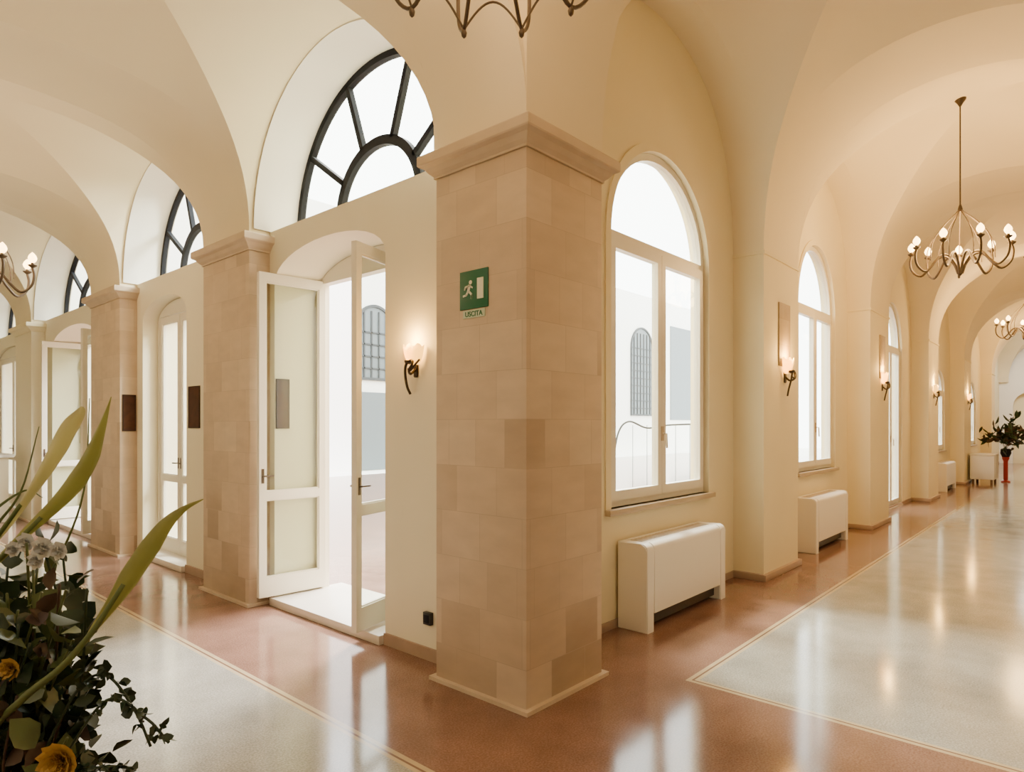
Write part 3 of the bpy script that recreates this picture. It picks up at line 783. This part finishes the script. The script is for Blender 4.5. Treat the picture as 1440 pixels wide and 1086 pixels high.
# ------------------------------------------------------------------ far furniture (right wing)
def plant_stand(x, y):
    r = empty('potted_plant', (x, y, 0)); tag(r, 'dark leafy flower arrangement on a red pedestal', 'plant')
    bm = bmesh.new(); bm_lathe(bm, [(0, 0), (.10, 0), (.10, .03), (.05, .06), (.05, .55), (.08, .62), (.08, .66), (0, .66)], 20); obj_from('pedestal', bm_mesh(bm, 'ped', True, 40), M_RED, r)
    bm = bmesh.new(); bm_lathe(bm, [(0, .66), (.08, .66), (.12, .76), (.11, .86), (.09, .88), (0, .86)], 20); obj_from('pot', bm_mesh(bm, 'pot', True, 40), M_IRON, r)
    st = []
    for i in range(20):
        a = random.uniform(0, 2*pi); R = random.uniform(.1, .7)
        st.append([Vector((0, 0, .86)), Vector((R*.4*math.cos(a), R*.4*math.sin(a), 1.2)), Vector((R*math.cos(a), R*math.sin(a), random.uniform(.8, 1.7)+.4*(R < .25)))])
    foliage(r, st, M_LEAF, 7, .22, .04, 'foliage', .06)
    foliage(r, st[:10], M_LEAF3, 9, .18, .045, 'foliage', .06)
plant_stand(21.4, 1.62)
dt = empty('side_table', (20.7, 2.02, 0)); tag(dt, 'small white cloth-covered table by the wall pier', 'table')
box('table_top', -.5, .5, -.28, .26, .72, .76, M_CLOTH, dt, bevel=.01); box('cloth_skirt', -.48, .48, -.26, .24, .12, .72, M_CLOTH, dt, bevel=.01)
for sx in (-.42, .42):
    for sy in (-.2, .18): box('leg', sx-.025, sx+.025, sy-.025, sy+.025, 0, .13, M_DKWOOD, dt)
rc = empty('reception_counter', (1.85, 12.75, 0)); tag(rc, 'white-topped reception counter at the end of the corridor', 'counter')
box('counter_body', -.55, .5, -.25, .35, 0, 1.0, M_WALLW, rc, bevel=.01); box('counter_top', -.6, .56, -.31, .4, 1.0, 1.05, M_CLOTH, rc, bevel=.01)

# ------------------------------------------------------------------ courtyard
g = box('courtyard_ground', 3.26, 45, 2.95, 18, -.12, -.02, M_PAVE); tag(g, 'pale stone courtyard paving outside the windows', 'ground')
fc = empty('wall_courtyard', (0, 18, 0)); struct(fc, 'white daylit courtyard facade with arched windows')
box('facade_wall', 3.3, 45, 0, .4, -.05, 8.5, M_FACADE, fc)
def fwin(cx, w, z0, sp):
    o = empty('arched_window', parent=fc)
    A = arch_shape(cx, w, z0, sp, w/2)
    plate('pane', [A], -.03, 0.01, 'R', M_FWIN, o)
    B = arch_shape(cx, w, z0, sp, w/2, inset=.09)
    plate('frame', [A, B], -.08, -.02, 'R', M_FGRID, o)
    bm = bmesh.new(); k = max(3, int(w/.3))
    for i in range(1, k):
        x = cx-w/2+w*i/k; bm_box(bm, x-.025, x+.025, -.07, -.03, z0, sp+w*.35)
    z = z0+.4
    while z < sp+.2: bm_box(bm, cx-w/2, cx+w/2, -.07, -.03, z-.025, z+.025); z += .4
    obj_from('grille', bm_mesh(bm, 'fg'), M_FGRID, o)
fwin(13.3, 1.5, 3.0, 4.8); fwin(30.8, 2.3, 2.0, 5.6); fwin(20, 1.5, 3, 4.8); fwin(7.5, 1.5, 3, 4.8)
box('grey_shutter', 12.6, 14.0, -.05, 0, 0, 2.6, M_FWIN, fc); box('grey_shutter', 34.0, 37.0, -.05, 0, 1.8, 7.2, M_FWIN, fc)
rl = empty('courtyard_railing', (8.0, 4.7, 0), (0, 0, math.radians(-48.4))); tag(rl, 'thin curved iron railing in the courtyard', 'railing')
bm = bmesh.new(); bm_tube(bm, catmull([(-.42, 0, .02), (-.42, 0, .55), (-.38, 0, .95), (-.3, 0, 1.4), (-.15, 0, 1.55), (.1, 0, 1.46), (.4, 0, 1.5), (1.0, 0, 1.52)], 8), .014, 6)
obj_from('handrail', bm_mesh(bm, 'hr', True), M_FGRID, rl)
bm = bmesh.new()
for i in range(6): bm_tube(bm, [(-.1+i*.2, 0, -.02), (-.1+i*.2, 0, 1.5)], .005, 6)
obj_from('baluster', bm_mesh(bm, 'bal'), M_FWIN, rl)

# ------------------------------------------------------------------ lighting
w = bpy.data.worlds.new('World'); S.world = w; w.use_nodes = True
bg = w.node_tree.nodes['Background']; bg.inputs[0].default_value = (0.98, .985, 1.0, 1); bg.inputs[1].default_value = 13.5
def area(x, y, z, sx, sy, e, col=(1, .85, .66)):
    ld = bpy.data.lights.new('fill_light', 'AREA'); ld.shape = 'RECTANGLE'; ld.size = sx; ld.size_y = sy; ld.energy = e; ld.color = col
    lo = bpy.data.objects.new('fill_light', ld); COL.objects.link(lo); lo.location = (x, y, z); return lo
for y in (-1.5, 5): area(-2.1, y, 5.2, 2, 3, 75, (1, .86, .72))  # added fill lights out of view, no fixtures in the outer room
for x in (4, 11, 20): area(x, -2.2, 5.2, 3, 2, 45)  # same added fill along the unseen side of the right wing
area(29.3, .9, 4.9, 2, 2, 170, (1, .96, .88))  # added fill that whitens the far end, no fixture there
dl = area(5.5, 5.3, 5.0, 1.2, 1.2, 1300, (1, .98, .95)); dl.name = 'courtyard_fill'  # added area light imitating a daylight patch through the open door
dl.rotation_euler = (Vector((2.2, 3.8, 0))-Vector((5.5, 5.3, 5.0))).to_track_quat('-Z', 'Y').to_euler()

# ------------------------------------------------------------------ camera
cd = bpy.data.cameras.new('Camera'); cam = bpy.data.objects.new('Camera', cd); COL.objects.link(cam)
cd.sensor_width = 36; cd.sensor_fit = 'HORIZONTAL'; cd.lens = 913/1440*36; cd.shift_y = 55/1440; cd.clip_start = .05; cd.clip_end = 200
cam.location = (0, 0, 1.5); cam.rotation_euler = (pi/2, 0, math.radians(-48.42))
S.camera = cam
